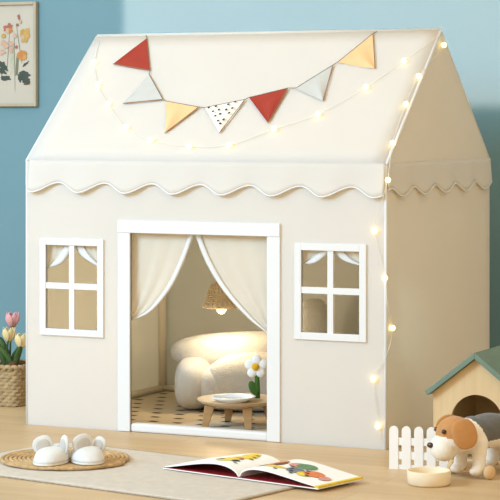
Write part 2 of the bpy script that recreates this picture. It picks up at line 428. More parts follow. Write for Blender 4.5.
# ------------------------------------------------------------------ little table, dish, felt daisy
p = on_floor(238, 428.5)
tz = 0.0096
tab = thing('toy_table', 'small light wooden table with splayed legs just inside the tent doorway', 'table', (p.x, p.y, tz), TH_)
TZ = 0.083
bm = NB(); lathe(bm, [(0, TZ-0.020), (0.085, TZ-0.020), (0.118, TZ-0.009), (0.128, TZ), (0.124, TZ+0.002), (0.0, TZ+0.002)], 56)
obj('tabletop', bm, 'topwood', tab, smooth=False, bevel=0.001)
for (lx, ly) in ((-0.088, -0.045), (0.028, -0.088), (-0.028, 0.088), (0.088, 0.045)):
    bm = NB(); ex, ey = lx*1.16, ly*1.12
    tp = [(lx-0.015, ly-0.010, TZ-0.014), (lx+0.017, ly-0.010, TZ-0.014), (lx+0.017, ly+0.010, TZ-0.014), (lx-0.015, ly+0.010, TZ-0.014)]
    bt = [(ex-0.010, ey-0.006, 0), (ex+0.010, ey-0.006, 0), (ex+0.010, ey+0.006, 0), (ex-0.010, ey+0.006, 0)]
    a = [bm.verts.new(q) for q in tp]; b = [bm.verts.new(q) for q in bt]
    bm.faces.new(a); bm.faces.new(b[::-1])
    for k in range(4): bm.faces.new((a[k], b[k], b[(k+1) % 4], a[(k+1) % 4]))
    obj('leg', bm, 'legwood', tab, bevel=0.002)['label'] = 'brown wooden leg'
q = on_plane(233, 401.5, (0, 0, tz+TZ+0.002), (0, 0, 1))
dish = thing('oval_dish', 'shallow white oval dish with a grey well on the small wooden table', 'dish', (q.x, q.y, tz+TZ+0.0022), TH_)
bm = NB(); lathe(bm, [(0, 0), (0.045, 0), (0.066, 0.011), (0.071, 0.016), (0.068, 0.0168), (0.055, 0.006)], 48); obj('rim', bm, 'ceram', dish, smooth=True)
bm = NB(); lathe(bm, [(0.0555, 0.0062), (0.04, 0.004), (0, 0.0035)], 48); obj('well', bm, 'glassy', dish, smooth=True)
q = on_plane(257, 398, (0, 0, tz+TZ+0.002), (0, 0, 1))
fl = thing('felt_daisy', 'white felt daisy with a yellow centre standing on the small wooden table', 'toy flower', (q.x, q.y, tz+TZ+0.0022), TH_)
bm = NB(); tube(bm, [(0, 0, 0), (0.001, 0, 0.03), (0.0, 0, 0.075)], [0.010, 0.0085, 0.007], 12); obj('stem', bm, 'green', fl, smooth=True)
bm = NB(); superell(bm, (-0.013, -0.004, 0.032), (0.012, 0.004, 0.022), 0.9, rot=Ry(-0.35)); obj('leaf', bm, 'green', fl, smooth=True)
HZc = 0.098
for k in range(5):
    a = 2*PI*k/5 + PI/2
    bm = NB(); superell(bm, (0.0195*math.cos(a)-0.002, -0.004, HZc+0.0195*math.sin(a)), (0.0185, 0.008, 0.0155), 0.9, 20, 14, rot=Ry(-a)); obj('petal', bm, 'wfelt', fl, smooth=True)
bm = NB(); ball(bm, (-0.005, -0.0125, HZc), (0.0115, 0.006, 0.0115), 20); obj('flower_centre', bm, 'yellow', fl, smooth=True)

# ------------------------------------------------------------------ rattan lamp
p = on_plane(221.5, 300, (0, TD/2, 0), (0, 1, 0))
lamp = thing('rattan_pendant_lamp', 'small woven rattan pendant lamp hanging inside the tent behind the right door curtain', 'lamp', (p.x, p.y, p.z-0.022))
bm = NB()
prof = [(0.0, 0.085), (0.016, 0.083), (0.030, 0.074), (0.040, 0.058), (0.046, 0.038), (0.049, 0.018), (0.058, 0.004), (0.060, 0.0)]
ns = 22
for k in range(ns):
    a = 2*PI*k/ns
    tube(bm, [(r*math.cos(a), r*math.sin(a), z) for r, z in prof[1:]], 0.0026, 6)
def prad(z):
    for (r0, z0), (r1, z1) in zip(prof, prof[1:]):
        if z1 <= z <= z0: return r1+(r0-r1)*(z-z1)/(z0-z1)
    return 0.06
for z in (0.0, 0.006, 0.016, 0.024, 0.030, 0.036, 0.042, 0.056, 0.083):
    tube(bm, [((prad(z)+0.0018*(-1)**k)*math.cos(2*PI*k/44), (prad(z)+0.0018*(-1)**k)*math.sin(2*PI*k/44), z) for k in range(44)], 0.0022, 6, close=True)
obj('lamp_shade', bm, 'rattan', lamp, smooth=True)
bm = NB(); lathe(bm, [(r-0.0035, z-0.001) for r, z in prof[1:]], 32); obj('shade_lining', bm, 'pole', lamp, smooth=True)
bm = NB(); ball(bm, (0, 0, -0.004), (0.017, 0.017, 0.019)); obj('bulb', bm, 'bulbw', lamp, smooth=True)
bm = NB(); tube(bm, [(0, 0, 0.012), (0, 0, 0.034)], 0.011, 12); obj('socket', bm, 'white', lamp, smooth=True)
bm = NB(); tube(bm, [(0, 0, 0.03), (0, 0, TR-0.008-(p.z-0.022))], 0.0015); obj('cord', bm, 'wirew', lamp)

# ------------------------------------------------------------------ string lights
spots = [(95, 62), (98, 84), (108, 104), (126, 127), (151, 140), (189, 146.5), (229, 145), (274, 129), (318, 114), (366, 87), (404, 61)]
edge = [(444, 45), (419, 76), (406, 104), (393, 143)]
corner = [(374.5, 231), (385, 278), (392.5, 328), (373.5, 379), (378, 426)]
sl = thing('string_lights', 'string of glowing warm white bulbs draped over the tent roof and down its corner', 'string lights', (XR, 0, 0))
LIFT = 0.013
pw = [on_roof(99.5, 41, 0.006)] + [on_roof(x, y, 0.006) for x, y in spots] + [on_roof(438, 36, 0.010)]
bp_ = [on_roof(x, y, LIFT) for x, y in spots]
pe = []
for x, y in edge:
    v = on_plane(x, y, (XR+0.016, 0, 0), (1, 0, 0)) if (x, y) == (444, 45) else on_roof(x, y, LIFT)
    pe.append(v)
pe.append(on_plane(388, 180, (0, -0.032, 0), (0, 1, 0)))
pc = []
for x, y in corner:
    if x > 386: pc.append(on_plane(x, y, (XR+0.011, 0, 0), (1, 0, 0)))
    else: pc.append(on_front(x, y, -0.010))
def wire(pts, n=6): 
    bm = NB(); tube(bm, spline(pts, n), 0.0009, 6); return obj('wire', shift(bm, sl), 'wirew', sl, smooth=True)
wire(pw)
wire([pw[-1]] + pe)
wire([pe[-1], on_front(381, 205, -0.03), pc[0], pc[1], Vector((XR+0.008, -0.008, (pc[1].z+pc[2].z)/2)), pc[2], Vector((XR+0.007, -0.009, (pc[2].z+pc[3].z)/2)), pc[3], pc[4], on_front(380, 440, -0.01)])
for v in bp_ + pe + pc:
    bm = NB(); ball(bm, v, 0.0085, 12); obj('bulb', shift(bm, sl), 'lampglow', sl, smooth=True)

# ------------------------------------------------------------------ bunting
bt = thing('bunting', 'pennant bunting of seven coloured cloth triangles strung across the tent roof', 'bunting', on_roof(250, 97))
flags = [('red', (147, 38), (150, 70.5), (113, 64)), ('grey', (149, 74), (163, 99.5), (123, 103.5)), ('peach', (166, 101), (199, 107), (165, 133)),
         ('dotw', (205, 107.5), (245, 99.5), (219.5, 133)), ('red', (249, 97.5), (288, 88), (268, 123)), ('grey', (296, 88), (333, 65), (323, 101)), ('peach', (338, 62), (373, 33.5), (375, 68.5))]
cpts = [on_roof(146, 35.5, 0.006)]
for m, a, b, c in flags:
    A, B, C = [on_roof(x, y, 0.007) for x, y in (a, b, c)]
    cpts += [A, B]
    bm = NB()
    n = 10
    rows = []
    for i in range(n+1):
        s, e = A.lerp(C, i/n), B.lerp(C, i/n)
        rows.append([bm.verts.new(s.lerp(e, j/8 if i < n else 0) + ROOF_N*(0.004*math.sin(PI*i/n)*math.sin(j*0.9+len(m)))) for j in range(9 if i < n else 1)])
    for i in range(n):
        for j in range(8):
            if i < n-1: bm.faces.new((rows[i][j], rows[i][j+1], rows[i+1][j+1], rows[i+1][j]))
            else: bm.faces.new((rows[i][j], rows[i][j+1], rows[n][0]))
    ms = [m, 'black']
    if m == 'dotw':
        rr = random.Random(3)
        up = ROOF_N*0.0062
        for i in range(6):
            for j in range(6-i):
                u = (j+0.35+0.5*rr.random())/6; w = (i+0.3+0.4*rr.random())/6
                if u+w > 0.95 or u < 0.05 or w < 0.06: continue
                c0 = A + (B-A)*u + (C-A)*w + up; ex = (B-A).normalized()*0.0044; ey = (C-(A+B)/2).normalized()*0.0044
                f = bm.faces.new([bm.verts.new(c0 + ex*math.cos(2*PI*k/8) + ey*math.sin(2*PI*k/8)) for k in range(8)]); f.material_index = 1
    fo = obj('pennant', shift(bm, bt), ms, bt)
    fo['label'] = {'red': 'brick red pennant', 'grey': 'pale grey pennant', 'peach': 'peach pennant', 'dotw': 'cream pennant with black dots'}[m]
    bm = NB(); tube(bm, [B + ROOF_N*0.001, C + ROOF_N*0.001], 0.0013, 6); obj('stitched_edge', shift(bm, bt), 'seam', fo)
cpts += [on_roof(377, 31.5, 0.006)]
bm = NB(); tube(bm, cpts, 0.0012, 6); obj('cord', shift(bm, bt), 'cord', bt)

# ------------------------------------------------------------------ picture on the wall
def on_wall(px, py): return on_plane(px, py, (0, WALL_Y, 0), (0, 1, 0))
br_, tr_ = on_wall(38.5, 106.5), on_wall(38.5, 1.5)
PH = tr_.z-br_.z; PW = PH*0.74
pic = thing('framed_botanical_print', 'botanical flower print in a thin pale wood frame on the blue wall', 'picture', (br_.x-PW/2, WALL_Y, br_.z))
bm = NB(); t = 0.012
box(bm, (-PW/2, -0.02, 0), (-PW/2+t, -0.001, PH)); box(bm, (PW/2-t, -0.02, 0), (PW/2, -0.001, PH))
box(bm, (-PW/2+t, -0.02, 0), (PW/2-t, -0.001, t)); box(bm, (-PW/2+t, -0.02, PH-t), (PW/2-t, -0.001, PH))
obj('frame', bm, 'oak', pic, bevel=0.002)
bm = NB(); box(bm, (-PW/2+t, -0.008, t), (PW/2-t, -0.001, PH-t))
def wl(px, py): q = on_plane(px, py, (0, WALL_Y-0.009, 0), (0, 1, 0)); return q.x-pic.location.x, q.z-pic.location.z
layer = [0]
def blot(px, py, rx, ry, mi, ang=0, n=14, wob=0.2):
    x, z = wl(px, py); layer[0] += 1; y = -0.0084-0.00008*layer[0]; s = 1/277
    rr = random.Random(layer[0]*7)
    vs = []
    for k in range(n):
        a = 2*PI*k/n; w = 1+wob*(rr.random()-0.5)*2
        u, v = rx*s*w*math.cos(a), ry*s*w*math.sin(a)
        vs.append(bm.verts.new((x+u*math.cos(ang)-v*math.sin(ang), y, z+u*math.sin(ang)+v*math.cos(ang))))
    bm.faces.new(vs).material_index = mi
PM = ['print', 'pdark', 'prose', 'pgold', 'poran', 'pstem', 'ppale', 'pvase', 'bbrown']
for (px, py, rx, ry, mi, an) in ((14.5, 62, 0.45, 34, 5, 0.02), (8, 54, 0.4, 24, 5, -0.08), (19, 44, 0.4, 22, 5, 0.16), (12, 62, 2.6, 14, 7, 0.02), (17, 66, 1.6, 11, 5, -0.06), (25, 75, 7, 4.5, 1, 0), (26, 80, 6, 3.5, 1, -0.08), (20, 78, 3, 4, 1, 0), (5, 78, 7, 2.6, 1, -0.1), (3, 66, 7, 3.6, 1, -0.7), (2, 71, 5, 3, 1, -0.4), (25.5, 64, 4.5, 1.2, 1, 0.6), (27, 84, 4, 1, 8, 0.1),
        (6.5, 29, 3.2, 3, 2, 0), (9.5, 27.5, 3, 3, 2, 0.5), (8, 31, 3, 2, 6, 0), (10.5, 30.5, 2, 2, 4, 0), (23, 33, 3.5, 3, 3, 0.3), (26.5, 36, 3.4, 3.4, 3, 0), (24.5, 39, 3.6, 2.6, 3, 0.2), (27.5, 31, 2, 2.4, 3, 0), (22.5, 37, 2, 2, 6, 0), (20, 55.5, 2.6, 3, 4, 0), (23.5, 54, 3, 3.4, 4, 0), (22.5, 58, 3.4, 2, 4, 0), (25.2, 57, 1.8, 2.2, 3, 0),
        (4, 44, 3, 2.6, 6, 0), (6.5, 46.5, 2.4, 2, 6, 0), (12, 44, 2.6, 2, 6, 0), (11, 50, 2.6, 2.4, 6, 0.4), (2, 52, 3, 2.4, 6, 0), (19, 17, 1.2, 2.4, 2, 0), (20.5, 22, 1, 1.6, 6, 0), (17.5, 25, 1.2, 1.4, 2, 0), (4, 36, 2, 1.6, 3, 0), (15, 36, 1.8, 1.5, 6, 0), (16.5, 47, 1.4, 1.2, 2, 0)):
    k = 1.3 if mi in (2, 3, 4, 6) else 1.0
    blot(px, py, rx*k, ry*k, mi, an, wob=0.05 if ry > 20 else 0.32)
obj('print', bm, PM, pic)

# ------------------------------------------------------------------ basket of tulips
cb = on_floor(18, 408)
BW, BD, BH = 0.25, 0.17, 0.128
bk = thing('woven_basket', 'rectangular woven seagrass basket holding tulips beside the tent', 'basket', (cb.x-BW/2, cb.y+BD/2, 0))
def rrect(a, hx, hy, e=0.28):
    f = lambda w: math.copysign(abs(w)**e, w)
    return hx*f(math.cos(a)), hy*f(math.sin(a))
bm = NB(); nA, nR = 168, 44
rows = 11
per = []
def per_pts(hx, hy, n):
    pts = [Vector((*rrect(2*PI*k/2000, hx, hy), 0)) for k in range(2001)]
    d = [0]
    for p, q in zip(pts, pts[1:]): d.append(d[-1]+(q-p).length)
    out = []; j = 0
    for k in range(n):
        s = d[-1]*k/n
        while d[j+1] < s: j += 1
        out.append(pts[j])
    return out
base = per_pts(1*BW/2, BD/2, nA)
def bwall(inset, amp):
    gr = []
    for j in range(nR+1):
        z = BH*j/nR; row = int(min(j/nR*rows, rows-1e-6)); fr_ = (j/nR*rows) % 1
        ring = []
        for k, q in enumerate(base):
            tang = math.sin(2*PI*k*28/nA + PI*row)
            d = amp*(0.5+0.5*tang)*math.sin(PI*fr_)**0.7 if 0 < fr_ < 1 else 0
            n = Vector((q.x/(BW/2)**1, q.y/(BD/2), 0)).normalized()
            ring.append(bm.verts.new((q.x*(0.95+0.05*z/BH)+n.x*(d-inset), q.y*(0.95+0.05*z/BH)+n.y*(d-inset), z)))
        gr.append(ring)
    for A, B in zip(gr, gr[1:]):
        for k in range(nA): bm.faces.new((A[k], A[(k+1) % nA], B[(k+1) % nA], B[k]))
    return gr
g1 = bwall(0.004, 0.007); bm.faces.new(g1[0][::-1])
g2 = bwall(0.012, 0.0)
for k in range(nA): bm.faces.new((g1[-1][k], g1[-1][(k+1) % nA], g2[-1][(k+1) % nA], g2[-1][k]))
obj('woven_wall', bm, 'basket', bk, smooth=True)
bm = NB(); pts = [Vector((q.x*0.985+0.0035*math.sin(k*1.3), q.y*0.985, BH+0.003+0.004*math.sin(k*2*PI*34/nA))) for k, q in enumerate(base)]
tube(bm, pts, 0.0075, 8, close=True); obj('braided_rim', bm, 'basket', bk, smooth=True)
bm = NB(); rr = random.Random(4)
for k in range(46): ball(bm, (rr.uniform(-0.095, 0.095), rr.uniform(-0.06, 0.06), 0.108+rr.uniform(-0.01, 0.026)), rr.uniform(0.011, 0.019), 8)
box(bm, (-0.10, -0.062, 0.02), (0.10, 0.062, 0.10))
moss = obj('planting_moss', bm, 'drybr', bk, smooth=True)
def tulip(px, py, m, label, lean, dy, hr=1.0, leaves=()):
    y = bk.location.y + dy
    h = on_plane(px, py, (0, y, 0), (0, 1, 0))
    bx_ = max(bk.location.x-0.085, min(bk.location.x+0.085, h.x-lean))
    t = thing('tulip', label, 'flower', (bx_, y, 0.118), 0, 'tulips in the woven basket')
    top = h - t.location
    st = spline([(0, 0, 0), (top.x*0.25, 0, top.z*0.4), (top.x*0.7, -0.003, top.z*0.75), (top.x, 0, top.z-0.02)], 6)
    bm = NB(); tube(bm, st, 0.0035, 8); obj('stem', bm, 'leaf', t, smooth=True)
    R, H = 0.021*hr, 0.046*hr
    for k in range(6):
        a = 2*PI*k/6+0.4; inner = k % 2
        bm = NB()
        def pf(u, v, a=a, inner=inner):
            w = math.sin(PI*min(1, v*0.93+0.07))**0.6
            rad = (R-0.002*inner)*(math.sin(PI*(0.08+0.62*v))**0.8)
            aa = a + (u-0.5)*1.5*w
            return Vector((top.x+rad*math.cos(aa), rad*math.sin(aa), top.z-0.024*hr+H*v*(1-0.12*(2*u-1)**2)))
        sheet(bm, pf, 6, 10); obj('petal', bm, m, t, smooth=True, solid=0.0012)
    for (lx, ly, lh, wd) in leaves:
        bm = NB()
        cpt = spline([(0, 0, 0), (lx*0.35, ly*0.4, lh*0.5), (lx*0.8, ly*0.8, lh*0.85), (lx, ly, lh)], 6)
        def lf(u, v):
            c = curve_at(cpt, v); w = wd*math.sin(PI*min(1, 0.12+0.88*v))**0.8
            return c + Vector(((u-0.5)*2*w*0.85, (u-0.5)*2*w*0.4 - 0.006*(1-(2*u-1)**2), 0.15*w*(2*u-1)))
        sheet(bm, lf, 4, 18); obj('leaf', bm, 'leaf', t, smooth=True, solid=0.001)
    return t
tulip(12.5, 319, 'tpink', 'pink tulip, tallest bloom in the woven basket', 0.012, 0.03, 1.15, [(-0.05, 0.02, 0.10, 0.011), (0.045, 0.02, 0.09, 0.010)])
tulip(9, 334, 'tcream', 'cream tulip in the middle of the basket below the pink one', 0.01, -0.012, 1.1, [(-0.06, -0.01, 0.115, 0.013)])
tulip(21.5, 340, 'tcream', 'cream tulip at the basket side nearest the tent', 0.02, -0.04, 1.1, [(0.03, -0.01, 0.085, 0.012), (-0.075, -0.02, 0.10, 0.012)])

# ------------------------------------------------------------------ rug, jute mat, slippers
def camw(x, t): return Vector((camP.x, camP.y, 0)) + camX*x + camY*t
P0 = camw(-0.6745, 5.936)
uu = (camX*0.80 - camY*0.60); vv = (camX*0.60 + camY*0.80)
RZ = math.atan2(uu.y, uu.x)
rug = thing('area_rug', 'beige flat rectangular rug on the wooden floor in front of the tent', 'rug', P0 + uu*0.24 + vv*0.28, RZ)
U, V = 0.505, 0.28
bm = NB(); rr = random.Random(9)
def rugf(x, y): return 0.0062+0.0007*math.sin(x*37)*math.cos(y*53)
nx, ny = 60, 36
top = [[bm.verts.new((-U+2*U*i/nx, -V+2*V*j/ny, rugf(i, j))) for j in range(ny+1)] for i in range(nx+1)]
for i in range(nx):
    for j in range(ny): bm.faces.new((top[i][j], top[i+1][j], top[i+1][j+1], top[i][j+1]))
bd = [v for v in bm.verts if v.is_boundary]
ed = [e for e in bm.edges if e.is_boundary]
ex = bmesh.ops.extrude_edge_only(bm, edges=ed)
for v in [g for g in ex['geom'] if isinstance(g, bmesh.types.BMVert)]: v.co.z = 0.0005
obj('pile', bm, 'rug', rug, smooth=True)
bm = NB()
loop = [(-U, -V), (U, -V), (U, V), (-U, V)]
bp2 = []
for (a, b) in zip(loop, loop[1:]+loop[:1]):
    n = int(math.hypot(b[0]-a[0], b[1]-a[1])/0.008)
    for k in range(n): bp2.append((a[0]+(b[0]-a[0])*k/n + 0.0012*math.sin(len(bp2)*1.9), a[1]+(b[1]-a[1])*k/n+0.0012*math.sin(len(bp2)*2.3), 0.0032))
tube(bm, bp2, 0.0022, 6, close=True); obj('edge_binding', bm, 'rugedge', rug, smooth=True)

p = on_floor(66, 460, 0.008)
jm_z = 0.0075
jm = thing('round_jute_mat', 'round coiled brown jute mat under the slippers', 'mat', (p.x, p.y, jm_z))
bm = NB(); RJ = 0.184
pts = []; turns = 15
for k in range(turns*44+1):
    a = 2*PI*k/44; r = RJ*k/(turns*44); pts.append((r*math.cos(a), r*math.sin(a), 0.006+0.0006*math.sin(a*9)))
tube(bm, pts, RJ/turns*0.53, 6); bm.transform(Matrix.Diagonal((1, 1, 0.85, 1))); obj('coil', bm, 'jute', jm, smooth=True)
SZ = jm_z + 0.0112
def slipper(px, py, rz, label, ears):
    p = on_floor(px, py, SZ)
    s = thing('bunny_slipper', label, 'slipper', (p.x, p.y, SZ), rz, 'pair of bunny slippers')
    # local: toe towards -y
    bm = NB(); n = 40
    def outline(a): 
        x = 0.047*math.copysign(abs(math.cos(a))**0.85, math.cos(a)); y = 0.078*math.sin(a)
        return x*(1.0 if y < 0 else 1-0.18*(y/0.078)), y
    for z0, z1 in ((0, 0.007),):
        A = [bm.verts.new((*outline(2*PI*k/n), z0)) for k in range(n)]; B = [bm.verts.new((*outline(2*PI*k/n), z1)) for k in range(n)]
        for k in range(n): bm.faces.new((A[k], A[(k+1) % n], B[(k+1) % n], B[k]))
        bm.faces.new(A[::-1]); bm.faces.new(B)
    obj('sole', bm, 'sole', s, bevel=0.002)
    # upper: dome over the toe half with an opening behind
    bm = NB()
    def up(u, v):
        a = 2*PI*u
        ox, oy = outline(a)
        # from outline up and in to the opening ring (centre towards heel)
        front = max(0.0, -math.sin(a))
        cx, cy = 0.026*math.cos(a), 0.032+0.028*math.sin(a)
        t = v
        bulge = math.sin(PI*t)*0.010
        x = ox*(1-t)+cx*t + ox*1.0*bulge/0.05*0.5
        y = oy*(1-t)+cy*t + oy*bulge/0.08*0.6
        z = 0.006 + (0.031+0.007*front)*math.sin(PI/2*t)**0.75
        return Vector((x, y, z))
    sheet(bm, up, 48, 14); bmesh.ops.remove_doubles(bm, verts=bm.verts, dist=1e-5)
    obj('upper', bm, 'plush', s, smooth=True, solid=0.004, offset=-1)
    bm = NB(); tube(bm, [up(k/48, 1.0) + Vector((0, 0, 0.0005)) for k in range(48)], 0.004, 8, close=True); obj('cuff', bm, 'plush', s, smooth=True)
    for (ex, ey, ez, w, h, yaw, tilt) in ears:
        R = Rz(yaw) @ Ry(tilt)
        bm = NB(); superell(bm, (ex, ey, ez), (w, 0.0065, h), 0.85, 24, 16, rot=R); e = obj('ear', bm, 'plush', s, smooth=True)
        off = R @ Vector((0, -0.0048, -0.002))
        bm = NB(); superell(bm, Vector((ex, ey, ez)) + off, (w*0.70, 0.0035, h*0.72), 0.9, 20, 12, rot=R); obj('inner_ear', bm, 'earg', e, smooth=True)
    return s
slipper(52, 462, TH_-0.25, 'white plush bunny slipper on the left of the pair on the jute mat', [(-0.024, -0.006, 0.047, 0.029, 0.026, 0.35, -0.35), (0.036, 0.002, 0.048, 0.020, 0.028, -0.7, 0.15)])
slipper(87, 461, TH_+0.25, 'white plush bunny slipper on the right of the pair on the jute mat', [(-0.014, -0.010, 0.050, 0.031, 0.027, 0.25, -0.2), (0.034, -0.002, 0.044, 0.020, 0.024, -0.6, 0.5)])

# ------------------------------------------------------------------ open picture book
bf0, bf1 = camw(-0.238, 6.02), camw(0.176, 5.685)
bu = (bf1-bf0).normalized(); bv = Vector((-bu.y, bu.x, 0))
half = (bf1-bf0).length/2; dep = 0.195
book = thing('picture_book', 'open illustrated picture book with red inner cover lying across the rug edge', 'book', (bf0+bf1)/2 + Vector((0, 0, 0.0085)), math.atan2(bu.y, bu.x))
bm = NB(); box(bm, (-half, 0, 0), (-0.004, dep, 0.003)); box(bm, (0.004, 0, 0), (half, dep, 0.003)); box(bm, (-0.0045, 0, 0), (0.0045, dep, 0.0022))
obj('cover', bm, 'paper', book, bevel=0.0006)
for sx0, sx1 in ((-half+0.002, -0.003), (0.003, half-0.013)):
    bm = NB(); box(bm, (sx0, 0.001, 0.0031), (sx1, dep-0.002, 0.0042)); obj('endpaper', bm, 'bred', book)['label'] = 'dark red endpaper'
def prof_l(s): return 0.004 + 0.029*math.sin(PI*min(1, s)**0.62)**1.0*(1-0.25*s) 
def prof_r(s): return 0.005 + 0.027*math.sin(PI*min(1, s)**0.55)**1.0*(1-0.30*s)
def pages(sign, prof, thick):
    bm = NB(); n = 36
    L = half-0.006
    def P(s, v, z): return Vector((sign*(0.002+L*s), dep*v*0.985+0.002, z))
    T0 = [bm.verts.new(P(i/n, 0, prof(i/n)+thick*(1-0.5*i/n))) for i in range(n+1)]; T1 = [bm.verts.new(P(i/n, 1, prof(i/n)+thick*(1-0.5*i/n))) for i in range(n+1)]
    B0 = [bm.verts.new(P(i/n, 0, prof(i/n))) for i in range(n+1)]; B1 = [bm.verts.new(P(i/n, 1, prof(i/n))) for i in range(n+1)]
    for i in range(n):
        bm.faces.new((T0[i], T0[i+1], T1[i+1], T1[i])); bm.faces.new((B0[i], B1[i], B1[i+1], B0[i+1])); bm.faces.new((B0[i], B0[i+1], T0[i+1], T0[i])); bm.faces.new((B1[i], T1[i], T1[i+1], B1[i+1]))
    bm.faces.new((T0[0], T1[0], B1[0], B0[0])); bm.faces.new((T0[n], B0[n], B1[n], T1[n]))
    lay = [0]
    def ell(s, v, rs, rv, mi, ang=0):
        lay[0] += 1
        m = 20; c = None; vs = []
        for ring in (0.0, 0.5, 1.0):
            R_ = []
            for k in range(m if ring else 1):
                a = 2*PI*k/m; x = rs*ring*math.cos(a); y = rv*ring*math.sin(a)
                ss = s+(x*math.cos(ang)-y*math.sin(ang))/L; v2 = v+(x*math.sin(ang)+y*math.cos(ang))/dep
                ss = min(0.99, max(0.01, ss))
                R_.append(bm.verts.new(P(ss, v2, prof(ss)+thick*(1-0.5*ss)+0.0007+0.00012*lay[0])))
            vs.append(R_)
        for k in range(m):
            bm.faces.new((vs[0][0], vs[1][k], vs[1][(k+1) % m])).material_index = mi
            bm.faces.new((vs[1][k], vs[2][k], vs[2][(k+1) % m], vs[1][(k+1) % m])).material_index = mi
    return bm, ell
BMs = ['paper', 'bpink', 'bgreen', 'bgrey', 'borange', 'byellow', 'bbrown', 'black']
bm, ell = pages(-1, prof_l, 0.006)
ell(0.34, 0.40, 0.032, 0.045, 5); ell(0.30, 0.80, 0.026, 0.03, 5); ell(0.24, 0.66, 0.02, 0.03, 5); ell(0.45, 0.35, 0.012, 0.014, 7); ell(0.22, 0.30, 0.01, 0.012, 7); ell(0.28, 0.5, 0.014, 0.008, 4)
for k in range(6): ell(0.16+0.03*(k % 3), 0.2+0.12*k, 0.008, 0.003, 7)
obj('left_page', bm, BMs, book, smooth=False)['label'] = 'left page with yellow illustrations'
bm, ell = pages(1, prof_r, 0.005)
ell(0.15, 0.58, 0.032, 0.042, 4); ell(0.24, 0.52, 0.014, 0.03, 6); ell(0.25, 0.30, 0.05, 0.012, 5, 0.1); ell(0.10, 0.35, 0.016, 0.012, 7)
ell(0.41, 0.62, 0.026, 0.026, 1); ell(0.50, 0.66, 0.030, 0.028, 2); ell(0.52, 0.36, 0.026, 0.026, 3); ell(0.66, 0.32, 0.022, 0.022, 5); ell(0.71, 0.45, 0.030, 0.028, 4); ell(0.87, 0.40, 0.016, 0.02, 1)
for k in range(8): ell(0.36+0.05*(k % 8), 0.18+0.1*((k*3) % 4), 0.007, 0.004, 7)
obj('right_page', bm, BMs, book)['label'] = 'right page with coloured balloon-like ovals'
bm = NB(); box(bm, (half-0.012, 0, 0.0031), (half+0.001, dep, 0.0085)); obj('page_edge', bm, 'byellow', book)['label'] = 'yellow outer page edge'

# ------------------------------------------------------------------ toy dog house
hl = on_floor(434, 459)
HW, HD_, HE, HA = 0.262, 0.32, 0.190, 0.292
house = thing('toy_dog_house', 'pale wooden toy dog house with a sage green pitched roof and arched doorway', 'dog house', (hl.x+HW/2, hl.y, 0))
AR, AS = 0.078, 0.112
bm = NB()
arch = [(AR*math.cos(a), AS+AR*math.sin(a)) for a in [PI*k/24 for k in range(25)]]
outl = [(-HW/2, 0), (-HW/2, HE), (0, HA), (HW/2, HE), (HW/2, 0), (AR, 0)] + arch + [(-AR, 0)]
inner_ = [(-AR, 0)] + [(-AR, AS*k/4) for k in (1, 2, 3)] + arch[::-1] + [(AR, AS*k/4) for k in (3, 2, 1)] + [(AR, 0)]
outer_ = [(-HW/2, 0)] + [(-HW/2, HE*k/4) for k in (1, 2, 3)] + [(-HW/2*(1-max(0, (k-4)/8)) if k < 12 else HW/2*max(0, min(1, (k-12)/8)), 0) for k in range(25)] + [(HW/2, HE*k/4) for k in (3, 2, 1)] + [(HW/2, 0)]
def gable_z(x): return HE + (HA-HE)*(1-abs(x)/(HW/2))
outer_ = [(x, gable_z(x)) if 4 <= i < 29 else (x, z) for i, (x, z) in enumerate(outer_)]
va = [bm.verts.new((x, 0, z)) for x, z in inner_]; vb = [bm.verts.new((x, 0, z)) for x, z in outer_]
for k in range(len(va)-1):
    try: bm.faces.new([v for v in (va[k], va[k+1], vb[k+1], vb[k])])
    except ValueError: pass
bmesh.ops.remove_doubles(bm, verts=bm.verts, dist=1e-6)
obj('front_panel', bm, 'houseply', house, solid=0.012, offset=0)
bm = NB(); bm.faces.new([bm.verts.new((x, HD_, z)) for x, z in outl[:5]]); obj('rear_panel', bm, 'houseply', house, solid=0.012)
for s in (-1, 1):
    bm = NB(); box(bm, (s*(HW/2-0.012) if s < 0 else HW/2-0.012, 0.006, 0), (-HW/2 if s < 0 else HW/2, HD_-0.006, HE-0.004)); obj('side_panel', bm, 'houseply', house)
    sl_ = Vector((s*HW/2, 0, HE-HA)).normalized(); nrm = Vector((-sl_.z*s, 0, sl_.x*s)); 
    if nrm.z < 0: nrm = -nrm
    e = Vector((0, 0, HA+0.001)) + sl_*((HW/2)/abs(sl_.x)+0.013); r0 = Vector((0, 0, HA+0.001))
    bm = NB(); vs = []
    for yy in (-0.028, HD_+0.02):
        tr = Vector((0, 0, 0.014/abs(nrm.z)))
        vs.append([bm.verts.new((q.x, yy, q.z)) for q in (r0, e, e+nrm*0.014, r0+tr)])
    A, B = vs; bm.faces.new(A); bm.faces.new(B[::-1])
    for k in range(4): bm.faces.new((A[k], A[(k+1) % 4], B[(k+1) % 4], B[k]))
    obj('roof_board', bm, 'houseroof', house, bevel=0.0015)
bm = NB(); box(bm, (-HW/2+0.012, 0.0065, 0.0), (HW/2-0.012, HD_-0.0065, 0.006)); obj('floor_board', bm, 'houseply', house)

